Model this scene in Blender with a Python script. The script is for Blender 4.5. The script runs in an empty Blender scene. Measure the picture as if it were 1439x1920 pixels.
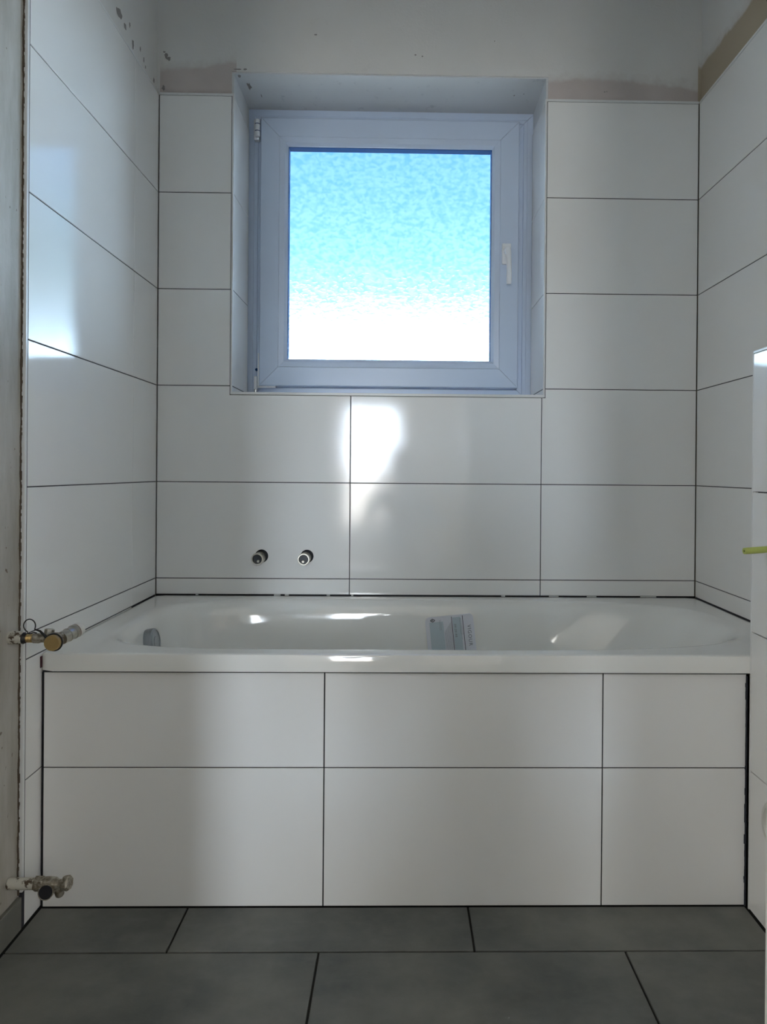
import bpy, bmesh, math, random
from mathutils import Vector, Matrix
from mathutils.bvhtree import BVHTree

random.seed(7)
SC = bpy.context.scene
COL = SC.collection
PI = math.pi

# ------------------------------------------------------------------ camera
F_PX, CX, CY = 1389.74, 777.18, 887.22
YAW, PITCH, ROLL = 0.0183, -0.0025, 0.0081
fwd = Vector((math.sin(YAW) * math.cos(PITCH), math.cos(YAW) * math.cos(PITCH), math.sin(PITCH)))
rgt = Vector((math.cos(YAW), -math.sin(YAW), 0))
up = rgt.cross(fwd)
r2 = math.cos(ROLL) * rgt + math.sin(ROLL) * up
u2 = -math.sin(ROLL) * rgt + math.cos(ROLL) * up
cam_d = bpy.data.cameras.new('camera')
cam = bpy.data.objects.new('camera', cam_d)
COL.objects.link(cam)
cam.matrix_world = Matrix(((r2.x, u2.x, -fwd.x, -0.086), (r2.y, u2.y, -fwd.y, -2.3311),
                           (r2.z, u2.z, -fwd.z, 0.9387), (0, 0, 0, 1)))
cam_d.sensor_fit = 'VERTICAL'
cam_d.sensor_height = 36.0
cam_d.sensor_width = 27.0
cam_d.lens = F_PX / 1920 * 36.0
cam_d.shift_x = (719.5 - CX) / 1920
cam_d.shift_y = (CY - 960) / 1920
cam_d.clip_start = 0.01
SC.camera = cam

# ------------------------------------------------------------------ view, world, lights
SC.view_settings.view_transform = 'Standard'
SC.view_settings.look = 'None'
SC.view_settings.gamma = 1
SC.view_settings.use_curve_mapping = False
SC.view_settings.exposure = 1.52
SC.cycles.max_bounces = 8
SC.cycles.diffuse_bounces = 5
SC.cycles.glossy_bounces = 4
SC.cycles.transmission_bounces = 6
SC.cycles.use_adaptive_sampling = True
SC.cycles.adaptive_threshold = 0.03
SC.cycles.transparent_max_bounces = 12

W = bpy.data.worlds.new('sky')
SC.world = W
W.use_nodes = True
nt = W.node_tree
for n in list(nt.nodes):
    nt.nodes.remove(n)
tc = nt.nodes.new('ShaderNodeTexCoord')
sp = nt.nodes.new('ShaderNodeSeparateXYZ')
ramp = nt.nodes.new('ShaderNodeValToRGB')
bg = nt.nodes.new('ShaderNodeBackground')
wo = nt.nodes.new('ShaderNodeOutputWorld')
nt.links.new(tc.outputs['Generated'], sp.inputs[0])
nt.links.new(sp.outputs[2], ramp.inputs[0])
nt.links.new(ramp.outputs[0], bg.inputs[0])
nt.links.new(bg.outputs[0], wo.inputs[0])
SKY_GAIN = 1.87          # bright hazy horizon, clear blue above
stops = [(0.0, (0.62, 0.64, 0.66)), (0.02, (5.6, 7.0, 8.8)), (0.105, (4.2, 5.4, 6.8)), (0.135, (1.8, 2.3, 2.9)),
         (0.165, (0.30, 0.42, 0.48)), (0.20, (0.20, 0.30, 0.36)), (0.24, (0.145, 0.27, 0.31)), (0.285, (0.10, 0.25, 0.30)),
         (0.34, (0.078, 0.19, 0.34)), (0.41, (0.066, 0.145, 0.42)), (0.7, (0.055, 0.13, 0.46))]
cr = ramp.color_ramp
while len(cr.elements) < len(stops):
    cr.elements.new(0.5)
for e, (p, c) in zip(cr.elements, stops):
    e.position = p
    e.color = (c[0], c[1], c[2], 1)
bg.inputs[1].default_value = SKY_GAIN


def area(name, loc, rot, sx, sy, power, color):
    d = bpy.data.lights.new(name, 'AREA')
    d.shape = 'RECTANGLE'
    d.size, d.size_y = sx, sy
    d.energy = power
    d.color = color
    o = bpy.data.objects.new(name, d)
    COL.objects.link(o)
    o.location = loc
    o.rotation_euler = rot
    return o


# daylight entering the room across the hall through its window (behind the photographer)
area('hall_daylight', (-0.42, -6.02, 1.0), (PI / 2, 0, 0), 0.54, 1.30, 14, (1.0, 0.95, 0.87))
# unseen fill lights added along that room's windowless side walls
area('hall_fill_left', (-2.17, -3.9, 1.45), (0, -PI / 2, 0), 1.4, 1.8, 14, (1.0, 0.96, 0.89))
area('hall_fill_right', (2.17, -3.9, 1.45), (0, PI / 2, 0), 1.4, 1.8, 14, (1.0, 0.96, 0.89))


# ------------------------------------------------------------------ materials
def mat(name, col, rough=0.5, metal=0.0, ior=1.5, coat=0.0):
    m = bpy.data.materials.new(name)
    m.use_nodes = True
    b = m.node_tree.nodes['Principled BSDF']
    b.inputs['Base Color'].default_value = (*col, 1)
    b.inputs['Roughness'].default_value = rough
    b.inputs['Metallic'].default_value = metal
    b.inputs['IOR'].default_value = ior
    b.inputs['Coat Weight'].default_value = coat
    return m


class NB:
    """tiny node helper"""
    def __init__(s, m):
        s.nt = m.node_tree
        s.b = s.nt.nodes['Principled BSDF']

    def n(s, t, **kw):
        x = s.nt.nodes.new(t)
        for k, v in kw.items():
            setattr(x, k, v)
        return x

    def l(s, a, b):
        s.nt.links.new(a, b)

    def pos(s):
        return s.n('ShaderNodeNewGeometry').outputs['Position']

    def noise(s, scale, detail=3, rough=0.5, vec=None, stretch=None):
        x = s.n('ShaderNodeTexNoise')
        x.inputs['Scale'].default_value = scale
        x.inputs['Detail'].default_value = detail
        x.inputs['Roughness'].default_value = rough
        v = vec or s.pos()
        if stretch:
            mp = s.n('ShaderNodeMapping')
            mp.inputs['Scale'].default_value = stretch
            s.l(v, mp.inputs[0])
            v = mp.outputs[0]
        s.l(v, x.inputs['Vector'])
        return x.outputs['Fac']

    def ramp(s, fac, p0, p1, c0=(0, 0, 0), c1=(1, 1, 1)):
        x = s.n('ShaderNodeValToRGB')
        x.color_ramp.elements[0].position = p0
        x.color_ramp.elements[1].position = p1
        x.color_ramp.elements[0].color = (*c0, 1)
        x.color_ramp.elements[1].color = (*c1, 1)
        s.l(fac, x.inputs[0])
        return x.outputs[0]

    def mix(s, fac, a, b):
        x = s.n('ShaderNodeMix', data_type='RGBA')
        for i, v in ((0, fac), (6, a), (7, b)):
            if isinstance(v, (tuple, float, int)):
                x.inputs[i].default_value = (*v, 1) if isinstance(v, tuple) else v
            else:
                s.l(v, x.inputs[i])
        return x.outputs[2]

    def math(s, op, a, b=0.0, c=0.0, clamp=False):
        x = s.n('ShaderNodeMath', operation=op, use_clamp=clamp)
        for i, v in enumerate((a, b, c)):
            if isinstance(v, (int, float)):
                x.inputs[i].default_value = v
            else:
                s.l(v, x.inputs[i])
        return x.outputs[0]

    def bump(s, h, strength, dist):
        x = s.n('ShaderNodeBump')
        x.inputs['Strength'].default_value = strength
        x.inputs['Distance'].default_value = dist
        s.l(h, x.inputs['Height'])
        s.l(x.outputs[0], s.b.inputs['Normal'])


def m_tile():
    m = mat('glazed_white_tile', (0.897, 0.897, 0.885), 0.055)
    k = NB(m)
    w = k.noise(420, 2)
    lo = k.noise(7, 1)
    k.bump(k.math('ADD', w, k.math('MULTIPLY', lo, 9.0)), 0.16, 0.0003)
    return m


M_TILE = m_tile()
M_GROUT = mat('dark_grout', (0.05, 0.053, 0.065), 0.9)
M_BLACK = mat('black_joint', (0.012, 0.013, 0.018), 0.8)
M_TRIM = mat('white_tile_trim', (0.78, 0.79, 0.79), 0.3)
M_ENAMEL = mat('bath_enamel', (0.90, 0.90, 0.87), 0.06, coat=0.3)
M_PVC = mat('glare_tinted_window_plastic', (0.63, 0.74, 0.92), 0.28)  # white plastic; the blue glare around the pane is put into its colour
M_PVC2 = mat('white_hardware_plastic', (0.86, 0.89, 0.94), 0.25)
M_CHROME = mat('chrome', (0.72, 0.74, 0.76), 0.12, 1.0)
M_SATIN = mat('satin_chrome', (0.36, 0.39, 0.42), 0.28, 1.0)
M_STEEL = mat('dull_nickel', (0.55, 0.53, 0.47), 0.32, 1.0)
M_BRASS = mat('brass', (0.52, 0.37, 0.16), 0.42, 0.85)
M_DARK = mat('dark_bore', (0.012, 0.02, 0.03), 0.35)
M_RUBBER = mat('black_rubber', (0.012, 0.012, 0.013), 0.5)
M_GREEN = mat('yellow_green_hose', (0.45, 0.52, 0.13), 0.45)
M_SPACER = mat('glazing_spacer', (0.006, 0.05, 0.16), 0.8)
M_SPACER.node_tree.nodes['Principled BSDF'].inputs['Specular IOR Level'].default_value = 0.1
M_FRAMEW = mat('white_door_lacquer', (0.66, 0.66, 0.64), 0.3)
M_BONE = mat('white_pipe_plastic', (0.68, 0.68, 0.64), 0.35)
M_FOAM = mat('brown_foam', (0.22, 0.16, 0.08), 0.9)
M_MORTAR = mat('brown_mortar', (0.10, 0.075, 0.055), 0.95)
M_CHIP = mat('grey_chip', (0.30, 0.28, 0.27), 0.95)
M_SCRIM = mat('window_spacer', (0.1, 0.2, 0.1), 0.6)


def m_plaster_wall():
    """white painted wall with damp brown filler along the tile edge"""
    m = mat('painted_plaster', (0.6, 0.59, 0.57), 0.92)
    k = NB(m)
    P = k.pos()
    s = k.n('ShaderNodeSeparateXYZ')
    k.l(P, s.inputs[0])
    x, y, z = s.outputs
    edge = k.noise(9, 4, 0.6)
    edge2 = k.noise(38, 3, 0.6)
    # upper limit of the filler: a wavy line above the tiles
    wave = k.math('MULTIPLY', k.math('SINE', k.math('MULTIPLY_ADD', x, 6.0, -1.6)), 0.022)
    lim = k.math('ADD', k.math('MULTIPLY_ADD', edge, 0.05, 2.135), wave)
    # the strip right of the window tapers to nothing towards the reveal
    taper = k.math('MULTIPLY', k.math('SUBTRACT', x, 0.36), 1.0)
    inleft = k.math('MULTIPLY', k.math('LESS_THAN', x, -0.612), k.math('GREATER_THAN', x, -0.8505))
    inright = k.math('GREATER_THAN', x, 0.37)
    rightwall = k.math('GREATER_THAN', x, 0.849)
    lim = k.math('ADD', lim, k.math('MULTIPLY', inleft, 0.038))
    lim = k.math('ADD', lim, k.math('MULTIPLY', rightwall, 0.075))
    d = k.math('SUBTRACT', lim, z)
    mask = k.math('MULTIPLY', k.ramp(k.math('MULTIPLY_ADD', d, 24.0, 0.5), 0.35, 0.62), k.math('ADD', inleft, inright, clamp=True))
    wash = k.math('MULTIPLY', k.ramp(k.math('MULTIPLY_ADD', d, 15.0, k.math('MULTIPLY_ADD', edge2, 0.9, 0.25)), 0.25, 0.75),
                  k.math('ADD', inleft, inright, clamp=True))
    base = k.mix(k.ramp(k.noise(1.6, 4, 0.6), 0.35, 0.72), (0.72, 0.71, 0.69), (0.79, 0.78, 0.76))
    smudge = k.ramp(k.noise(13, 5, 0.65), 0.66, 0.8)
    base = k.mix(k.math('MULTIPLY', smudge, 0.22), base, (0.30, 0.29, 0.285))
    c = k.mix(k.math('MULTIPLY', wash, 0.55), base, (0.58, 0.54, 0.51))
    brown = k.mix(k.ramp(k.noise(6, 3), 0.35, 0.7), (0.55, 0.49, 0.47), (0.64, 0.575, 0.55))
    brown = k.mix(rightwall, brown, (0.47, 0.40, 0.30))
    c = k.mix(mask, c, brown)
    k.l(c, k.b.inputs['Base Color'])
    k.bump(k.math('ADD', k.noise(160, 4, 0.6), k.math('MULTIPLY', mask, -0.6)), 0.35, 0.002)
    return m


def m_bare():
    m = mat('bare_smoothed_plaster', (0.4, 0.36, 0.3), 0.6)
    k = NB(m)
    a = k.noise(5, 5, 0.6, stretch=(1, 3, 0.7))
    c = k.mix(k.ramp(a, 0.35, 0.7), (0.34, 0.315, 0.265), (0.52, 0.505, 0.465))
    sp_ = k.ramp(k.noise(70, 2), 0.70, 0.76)
    c = k.mix(sp_, c, (0.17, 0.13, 0.09))
    k.l(c, k.b.inputs['Base Color'])
    k.bump(k.noise(60, 4), 0.3, 0.002)
    return m


def m_reveal():
    m = mat('lintel_plaster', (0.66, 0.68, 0.70), 0.85)
    k = NB(m)
    c = k.mix(k.ramp(k.noise(30, 5, 0.6), 0.62, 0.8), (0.68, 0.69, 0.70), (0.5, 0.51, 0.53))
    k.l(c, k.b.inputs['Base Color'])
    k.bump(k.noise(170, 4), 0.3, 0.0015)
    return m


def m_floor():
    m = mat('grey_stoneware', (0.12, 0.125, 0.12), 0.48)
    k = NB(m)
    a = k.noise(3.2, 6, 0.62)
    b = k.noise(14, 5, 0.6, stretch=(1, 2.0, 1))
    c = k.mix(k.ramp(a, 0.36, 0.66), (0.085, 0.095, 0.090), (0.19, 0.19, 0.172))
    c = k.mix(k.math('MULTIPLY', k.ramp(b, 0.5, 0.8), 0.35), c, (0.21, 0.21, 0.20))
    dust = k.ramp(k.noise(8, 6, 0.75), 0.70, 0.86)
    c = k.mix(k.math('MULTIPLY', dust, 0.35), c, (0.38, 0.37, 0.35))
    k.l(c, k.b.inputs['Base Color'])
    k.bump(k.noise(240, 4), 0.15, 0.001)
    return m


def m_pipe():
    m = mat('stained_white_pipe', (0.5, 0.47, 0.4), 0.6)
    k = NB(m)
    c = k.mix(k.ramp(k.noise(75, 3, 0.6), 0.56, 0.63), (0.56, 0.54, 0.47), (0.075, 0.05, 0.03))
    k.l(c, k.b.inputs['Base Color'])
    k.bump(k.noise(200, 3), 0.4, 0.001)
    return m


def m_oldmetal():
    m = mat('limescaled_nickel', (0.4, 0.36, 0.29), 0.45, 0.6)
    k = NB(m)
    c = k.mix(k.ramp(k.noise(120, 4, 0.6), 0.4, 0.62), (0.22, 0.19, 0.145), (0.52, 0.49, 0.42))
    k.l(c, k.b.inputs['Base Color'])
    k.bump(k.noise(250, 3), 0.3, 0.0008)
    return m


def m_glass(rippled):
    m = bpy.data.materials.new('rippled_obscure_glass' if rippled else 'clear_glass')
    m.use_nodes = True
    t = m.node_tree
    for n in list(t.nodes):
        t.nodes.remove(n)
    out = t.nodes.new('ShaderNodeOutputMaterial')
    tr = t.nodes.new('ShaderNodeBsdfTransparent')
    tr.inputs[0].default_value = (0.97, 0.985, 0.985, 1)
    gl = t.nodes.new('ShaderNodeBsdfGlossy')
    gl.inputs['Roughness'].default_value = 0.02
    fr = t.nodes.new('ShaderNodeFresnel')
    fr.inputs[0].default_value = 1.35
    mx = t.nodes.new('ShaderNodeMixShader')
    t.links.new(fr.outputs[0], mx.inputs[0])
    t.links.new(gl.outputs[0], mx.inputs[2])
    if rippled:
        rf = t.nodes.new('ShaderNodeBsdfRefraction')
        rf.inputs['IOR'].default_value = 1.35
        rf.inputs['Roughness'].default_value = 0.0
        rf.inputs[0].default_value = (0.97, 0.985, 0.985, 1)
        g = t.nodes.new('ShaderNodeNewGeometry')
        mp = t.nodes.new('ShaderNodeMapping')
        mp.inputs['Scale'].default_value = (52, 1, 84)
        no = t.nodes.new('ShaderNodeTexNoise')
        no.inputs['Scale'].default_value = 1.0
        no.inputs['Detail'].default_value = 1.5
        no.inputs['Roughness'].default_value = 0.45
        no.inputs['Distortion'].default_value = 0.6
        bp = t.nodes.new('ShaderNodeBump')
        bp.inputs['Strength'].default_value = 0.4
        bp.inputs['Distance'].default_value = 0.004
        t.links.new(g.outputs['Position'], mp.inputs[0])
        t.links.new(mp.outputs[0], no.inputs['Vector'])
        t.links.new(no.outputs['Fac'], bp.inputs['Height'])
        t.links.new(bp.outputs[0], rf.inputs['Normal'])
        # light and dark of the ripples painted into the tint from the noise
        rp = t.nodes.new('ShaderNodeValToRGB')
        rp.color_ramp.elements[0].position, rp.color_ramp.elements[1].position = 0.34, 0.60
        rp.color_ramp.elements[0].color = (0.80, 0.90, 0.94, 1)
        rp.color_ramp.elements[1].color = (1, 1, 1, 1)
        t.links.new(no.outputs['Fac'], rp.inputs[0])
        t.links.new(rp.outputs[0], tr.inputs[0])
        t.links.new(rp.outputs[0], rf.inputs[0])
        m2 = t.nodes.new('ShaderNodeMixShader')
        m2.inputs[0].default_value = 0.5
        t.links.new(tr.outputs[0], m2.inputs[1])
        t.links.new(rf.outputs[0], m2.inputs[2])
        t.links.new(m2.outputs[0], mx.inputs[1])
    else:
        t.links.new(tr.outputs[0], mx.inputs[1])
    t.links.new(mx.outputs[0], out.inputs[0])
    return m


M_WALL = m_plaster_wall()
M_BARE = m_bare()
M_REVEAL = m_reveal()
M_FLOOR = m_floor()
M_PIPE = m_pipe()
M_OLD = m_oldmetal()
M_RIPPLE = m_glass(True)
M_CLEAR = m_glass(False)
M_FGROUT = mat('floor_grout', (0.014, 0.014, 0.012), 0.95)
M_HALL = mat('hall_paint', (0.85, 0.845, 0.825), 0.85)
M_CEIL = mat('ceiling_paint', (0.87, 0.865, 0.85), 0.9)


# ------------------------------------------------------------------ mesh helpers
def link(name, me, m, parent=None, loc=(0, 0, 0)):
    o = bpy.data.objects.new(name, me)
    COL.objects.link(o)
    if m is not None and not me.materials:
        me.materials.append(m)
    o.location = loc
    if parent is not None:
        o.parent = parent
    return o


def obj(name, bm, m, parent=None, smooth=False, loc=(0, 0, 0)):
    me = bpy.data.meshes.new(name)
    bmesh.ops.recalc_face_normals(bm, faces=bm.faces)
    bm.to_mesh(me)
    bm.free()
    if smooth:
        for p in me.polygons:
            p.use_smooth = True
        try:
            me.set_sharp_from_angle(angle=math.radians(40))
        except Exception:
            pass
    return link(name, me, m, parent, loc)


def tag(o, label=None, cat=None, group=None, kind=None):
    if label:
        o['label'] = label
    if cat:
        o['category'] = cat
    if group:
        o['group'] = group
    if kind:
        o['kind'] = kind
    return o


def empty(name, loc):
    o = bpy.data.objects.new(name, None)
    COL.objects.link(o)
    o.location = loc
    o.empty_display_size = 0.05
    return o


def child_at(o, parent):
    """parent keeping world placement (parents are unrotated)"""
    w = Vector((0, 0, 0))
    q = parent
    while q is not None:
        w += Vector(q.location)
        q = q.parent
    o.parent = parent
    o.location = Vector(o.location) - w
    return o


def box(bm, x0, x1, y0, y1, z0, z1):
    v = [bm.verts.new(p) for p in ((x0, y0, z0), (x1, y0, z0), (x1, y1, z0), (x0, y1, z0),
                                   (x0, y0, z1), (x1, y0, z1), (x1, y1, z1), (x0, y1, z1))]
    for f in ((0, 3, 2, 1), (4, 5, 6, 7), (0, 1, 5, 4), (1, 2, 6, 5), (2, 3, 7, 6), (3, 0, 4, 7)):
        bm.faces.new([v[i] for i in f])
    return bm


def boxes(*bs):
    bm = bmesh.new()
    for b in bs:
        box(bm, *b)
    return bm


def bevel_box(x0, x1, y0, y1, z0, z1, r=0.003, seg=2):
    bm = boxes((x0, x1, y0, y1, z0, z1))
    bmesh.ops.bevel(bm, geom=list(bm.edges), offset=r, segments=seg, affect='EDGES', profile=0.5)
    return bm


def basis(axis):
    a = Vector(axis).normalized()
    t = Vector((0, 0, 1)) if abs(a.z) < 0.9 else Vector((1, 0, 0))
    u = a.cross(t).normalized()
    return a, u, a.cross(u).normalized()


def lathe(bm, origin, axis, prof, n=32, phase=0.0, cap0=True, cap1=True):
    """prof: list of (distance along axis, radius)"""
    o = Vector(origin)
    a, u, v = basis(axis)
    rings = []
    for s, r in prof:
        rings.append([bm.verts.new(o + a * s + (u * math.cos(phase + 2 * PI * i / n) + v * math.sin(phase + 2 * PI * i / n)) * r)
                      for i in range(n)])
    for A, B in zip(rings, rings[1:]):
        for i in range(n):
            bm.faces.new((A[i], A[(i + 1) % n], B[(i + 1) % n], B[i]))
    if cap0:
        bm.faces.new(rings[0][::-1])
    if cap1:
        bm.faces.new(rings[-1])
    return bm


def tube(bm, pts, r, n=10, closed=False):
    pts = [Vector(p) for p in pts]
    rings = []
    N = len(pts)
    prev = None
    for i, p in enumerate(pts):
        if closed:
            t = pts[(i + 1) % N] - pts[i - 1]
        else:
            t = pts[min(i + 1, N - 1)] - pts[max(i - 1, 0)]
        t.normalize()
        if prev is None:
            _, u, v = basis(t)
        else:
            u = (prev - t * prev.dot(t)).normalized()
            v = t.cross(u)
        prev = u
        rr = r[i] if isinstance(r, (list, tuple)) else r
        rings.append([bm.verts.new(p + (u * math.cos(2 * PI * k / n) + v * math.sin(2 * PI * k / n)) * rr) for k in range(n)])
    pairs = list(zip(rings, rings[1:]))
    if closed:
        pairs.append((rings[-1], rings[0]))
    for A, B in pairs:
        for k in range(n):
            bm.faces.new((A[k], A[(k + 1) % n], B[(k + 1) % n], B[k]))
    if not closed:
        bm.faces.new(rings[0][::-1])
        bm.faces.new(rings[-1])
    return bm


TCACHE = {}


def tile(parent, poly, o, u, v, n, t=0.008, m=None, name='tile', ch=0.0009):
    """one tile: polygon in (u,v) on a wall plane through o; glazed face at n=0, body behind it, eased edges"""
    m = m or M_TILE
    if len(poly) == 4 and isinstance(poly[0], (int, float)):
        a0, a1, b0, b1 = poly
        poly = [(a0, b0), (a1, b0), (a1, b1), (a0, b1)]
    o, u, v, n = Vector(o), Vector(u), Vector(v), Vector(n)
    cu = sum(p[0] for p in poly) / len(poly)
    cv = sum(p[1] for p in poly) / len(poly)
    loc = [(p[0] - cu, p[1] - cv) for p in poly]
    key = (tuple((round(a, 4), round(b, 4)) for a, b in loc), tuple(u), tuple(v), tuple(n), t, m.name)
    me = TCACHE.get(key)
    if me is None:
        N = len(loc)
        ins = []
        for i in range(N):
            p0, p1, p2 = Vector(loc[i - 1]), Vector(loc[i]), Vector(loc[(i + 1) % N])
            d1, d2 = (p1 - p0).normalized(), (p2 - p1).normalized()
            n1, n2 = Vector((-d1.y, d1.x)), Vector((-d2.y, d2.x))
            w = (n1 + n2)
            w = w / max(0.2, w.dot(n1))
            ins.append(p1 + w * ch)
        vs, fs = [], []
        for a, b in loc:
            vs.append(u * a + v * b - n * t)
        for a, b in loc:
            vs.append(u * a + v * b - n * ch)
        for q in ins:
            vs.append(u * q.x + v * q.y)
        for i in range(N):
            j = (i + 1) % N
            fs.append((i, j, N + j, N + i))
            fs.append((N + i, N + j, 2 * N + j, 2 * N + i))
        fs.append(tuple(2 * N + i for i in range(N)))
        fs.append(tuple(reversed(range(N))))
        if u.cross(v).dot(n) < 0:
            fs = [tuple(reversed(f)) for f in fs]
        me = bpy.data.meshes.new(name)
        me.from_pydata([tuple(q) for q in vs], [], fs)
        me.materials.append(m)
        TCACHE[key] = me
    return link(name, me, m, parent, tuple(o + u * cu + v * cv))


# ------------------------------------------------------------------ dimensions (metres)
XL, XR = -0.85, 0.85
WX0, WX1, WZ0, WZ1 = -0.617, 0.362, 1.180, 2.190      # window reveal, finished faces
R1, R2, R3, R4, R5, R6, R7 = 0.2992, 0.5987, 0.9003, 1.2019, 1.5035, 1.8051, 2.1085
JX0, JX1 = -0.2446, 0.3574
G = 0.0012                                             # half joint width
RIM = 0.546
CEIL = 2.52
YD0, YD1 = -1.67, -1.79                                # wall with the doorway
DX0, DX1 = -0.47, 0.2575
PB = 0.010                                             # bare plaster lies this far behind the tile faces

# ------------------------------------------------------------------ back wall
wall_back = obj('wall_back', boxes((XL - .14, WX0 - PB, PB, .40, 0, CEIL), (WX1 + PB, XR + .14, PB, .40, 0, CEIL),
                                   (WX0 - PB, WX1 + PB, PB, .40, 0, WZ0 - PB), (WX0 - PB, WX1 + PB, PB, .40, WZ1, CEIL)), M_WALL)
tag(wall_back, 'white tiled and plastered wall with the window behind the bath', kind='structure')
obj('lintel_plaster', boxes((WX0 - PB + .0005, WX1 + PB - .0005, PB + .004, .245, WZ1 - .004, WZ1 + .001),
                            (WX0 - PB, WX0 - .004, PB + .004, .245, R7 + .008, WZ1 - .004),
                            (WX1 + .004, WX1 + PB, PB + .004, .245, R7 + .008, WZ1 - .004)), M_REVEAL, wall_back)
obj('grout_bed', boxes((XL, WX0 - .001, .002, PB, .54, R7), (WX1 + .001, XR, .002, PB, .54, R7),
                       (WX0 - .001, WX1 + .001, .002, PB, .54, WZ0 - .006)), M_GROUT, wall_back)
bw = ((0, 0, 0), (1, 0, 0), (0, 0, 1), (0, -1, 0))
zr = [0.5495, R2, R3, R4, R5, R6, R7]
xs = [XL + .002, JX0, JX1, XR - .002]
for i in range(3):
    for j in range(2):
        a0, a1 = xs[i] + (G if i else 0), xs[i + 1] - (G if i < 2 else 0)
        tile(wall_back, (a0, a1, zr[j] + (G if j else 0), zr[j + 1] - G), *bw)
e = .0070
z0 = R3 + G
tile(wall_back, [(xs[0], z0), (JX0 - G, z0), (JX0 - G, WZ0 - e), (WX0 - e, WZ0 - e), (WX0 - e, R4 - G), (xs[0], R4 - G)], *bw)
tile(wall_back, (JX0 + G, JX1 - G, z0, WZ0 - e), *bw)
tile(wall_back, [(JX1 + G, z0), (xs[3], z0), (xs[3], R4 - G), (WX1 + e, R4 - G), (WX1 + e, WZ0 - e), (JX1 + G, WZ0 - e)], *bw)
for j in range(3, 6):
    tile(wall_back, (xs[0], WX0 - e, zr[j] + G, zr[j + 1] - G), *bw)
    tile(wall_back, (WX1 + e, xs[3], zr[j] + G, zr[j + 1] - G), *bw)
# reveal cheeks
obj('reveal_grout', boxes((WX0 - .006, WX0 - .002, .004, .235, WZ0, R7), (WX1 + .002, WX1 + .006, .004, .235, WZ0, R7)), M_GROUT, wall_back)
for j, (a, b) in enumerate(((WZ0 + .001, R4 - G), (R4 + G, R5 - G), (R5 + G, R6 - G), (R6 + G, R7 - G))):
    tile(wall_back, (.003, .232, a, b), (WX0, 0, 0), (0, 1, 0), (0, 0, 1), (1, 0, 0), t=.006, name='reveal_tile')
    tile(wall_back, (.003, .232, a, b), (WX1, 0, 0), (0, 1, 0), (0, 0, 1), (-1, 0, 0), t=.006, name='reveal_tile')
for a, b in ((WX0 + .002, JX0 - G), (JX0 + G, WX1 - .002)):
    tile(wall_back, (a, b, .004, .235), (0, 0, WZ0), (1, 0, 0), (0, 1, 0), (0, 0, 1), name='sill_tile')
# dark broken joint along the rim of the bath
obj('rim_joint', boxes((XL, XR, -.001, .003, .541, .5497)), M_BLACK, wall_back)
bm = bmesh.new()
for px, w in ((-.72, .008), (-.47, .02), (-.44, .012), (-.31, .01), (-.235, .006), (.40, .03), (.52, .03), (.70, .05), (.24, .012)):
    box(bm, px - w / 2, px + w / 2, -.004, .001, .5465, .5492)
obj('grout_crumb', bm, M_TRIM, wall_back)


def chip(parent, c, u, v, n, w, h, m=M_CHIP, seed=0):
    rnd = random.Random(seed)
    c, u, v, n = Vector(c), Vector(u), Vector(v), Vector(n)
    N = 13
    bm = bmesh.new()
    A, B = [], []
    for i in range(N):
        t = 2 * PI * i / N
        r = rnd.uniform(.55, 1.1)
        p = c + u * math.cos(t) * r * w / 2 + v * math.sin(t) * r * h / 2
        A.append(bm.verts.new(p - n * .0004))
        B.append(bm.verts.new(p + n * .0006 - (p - c) * .05))
    for i in range(N):
        bm.faces.new((A[i], A[(i + 1) % N], B[(i + 1) % N], B[i]))
    bm.faces.new(B)
    return obj('plaster_chip', bm, m, parent)


BN = ((1, 0, 0), (0, 0, 1), (0, -1, 0))
for k, (x, z, w, h) in enumerate(((-.832, 2.236, .012, .022), (-.824, 2.226, .014, .016), (-.838, 2.247, .008, .006), (-.840, 2.135, .012, .02),
                                  (-.606, 2.197, .030, .006), (-.585, 2.197, .014, .006), (-.365, 2.31, .01, .006), (-.05, 2.252, .009, .006),
                                  (-.028, 2.248, .006, .006), (.551, 2.146, .006, .005), (.558, 2.147, .004, .004), (.20, 2.30, .004, .004))):
    chip(wall_back, (x, PB, z), *BN, w, h, seed=k)
for k, (x, y, w, h) in enumerate(((-.588, .09, .016, .05), (-.607, .03, .012, .018), (-.56, .15, .004, .03), (.28, .12, .005, .01), (.31, .11, .004, .008))):
    chip(wall_back, (x, y, WZ1 - .004), (1, 0, 0), (0, 1, 0), (0, 0, -1), w, h, seed=40 + k)

# ------------------------------------------------------------------ left wall
YT = -0.805
wall_left = obj('wall_left', boxes((XL - .14, XL - PB, YD0, PB, 0, CEIL)), M_WALL)
tag(wall_left, 'left wall with white tiles beside the bath and bare plaster in front', kind='structure')
obj('bare_plaster', boxes((XL - PB - .002, XL - PB + .002, YD0, YT - .006, 0.0, CEIL)), M_BARE, wall_left)
obj('grout_bed', boxes((XL - PB, XL - .002, YT, 0, 0, R7)), M_GROUT, wall_left)
obj('rail_joint', boxes((XL - .004, XL - .0003, YT + .0012, YT + .0044, .003, R7)), M_GROUT, wall_left)
lw = ((XL, 0, 0), (0, 1, 0), (0, 0, 1), (1, 0, 0))
zl = [(.003, R1 - G), (R1 + G, .5455), (.548, R2 - G), (R2 + G, R3 - G), (R3 + G, R4 - G), (R4 + G, R5 - G), (R5 + G, R6 - G), (R6 + G, R7 - G)]
for j, (a, b) in enumerate(zl):
    tile(wall_left, (YT + .0042, -.205 - G / 2, a, b), *lw)
    if j >= 2:
        tile(wall_left, (-.205 + G / 2, -.002, a, b), *lw)
bm = bmesh.new()          # ragged mortar squeezed out behind the edge rail
rnd = random.Random(3)
zz = 0.07
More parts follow.
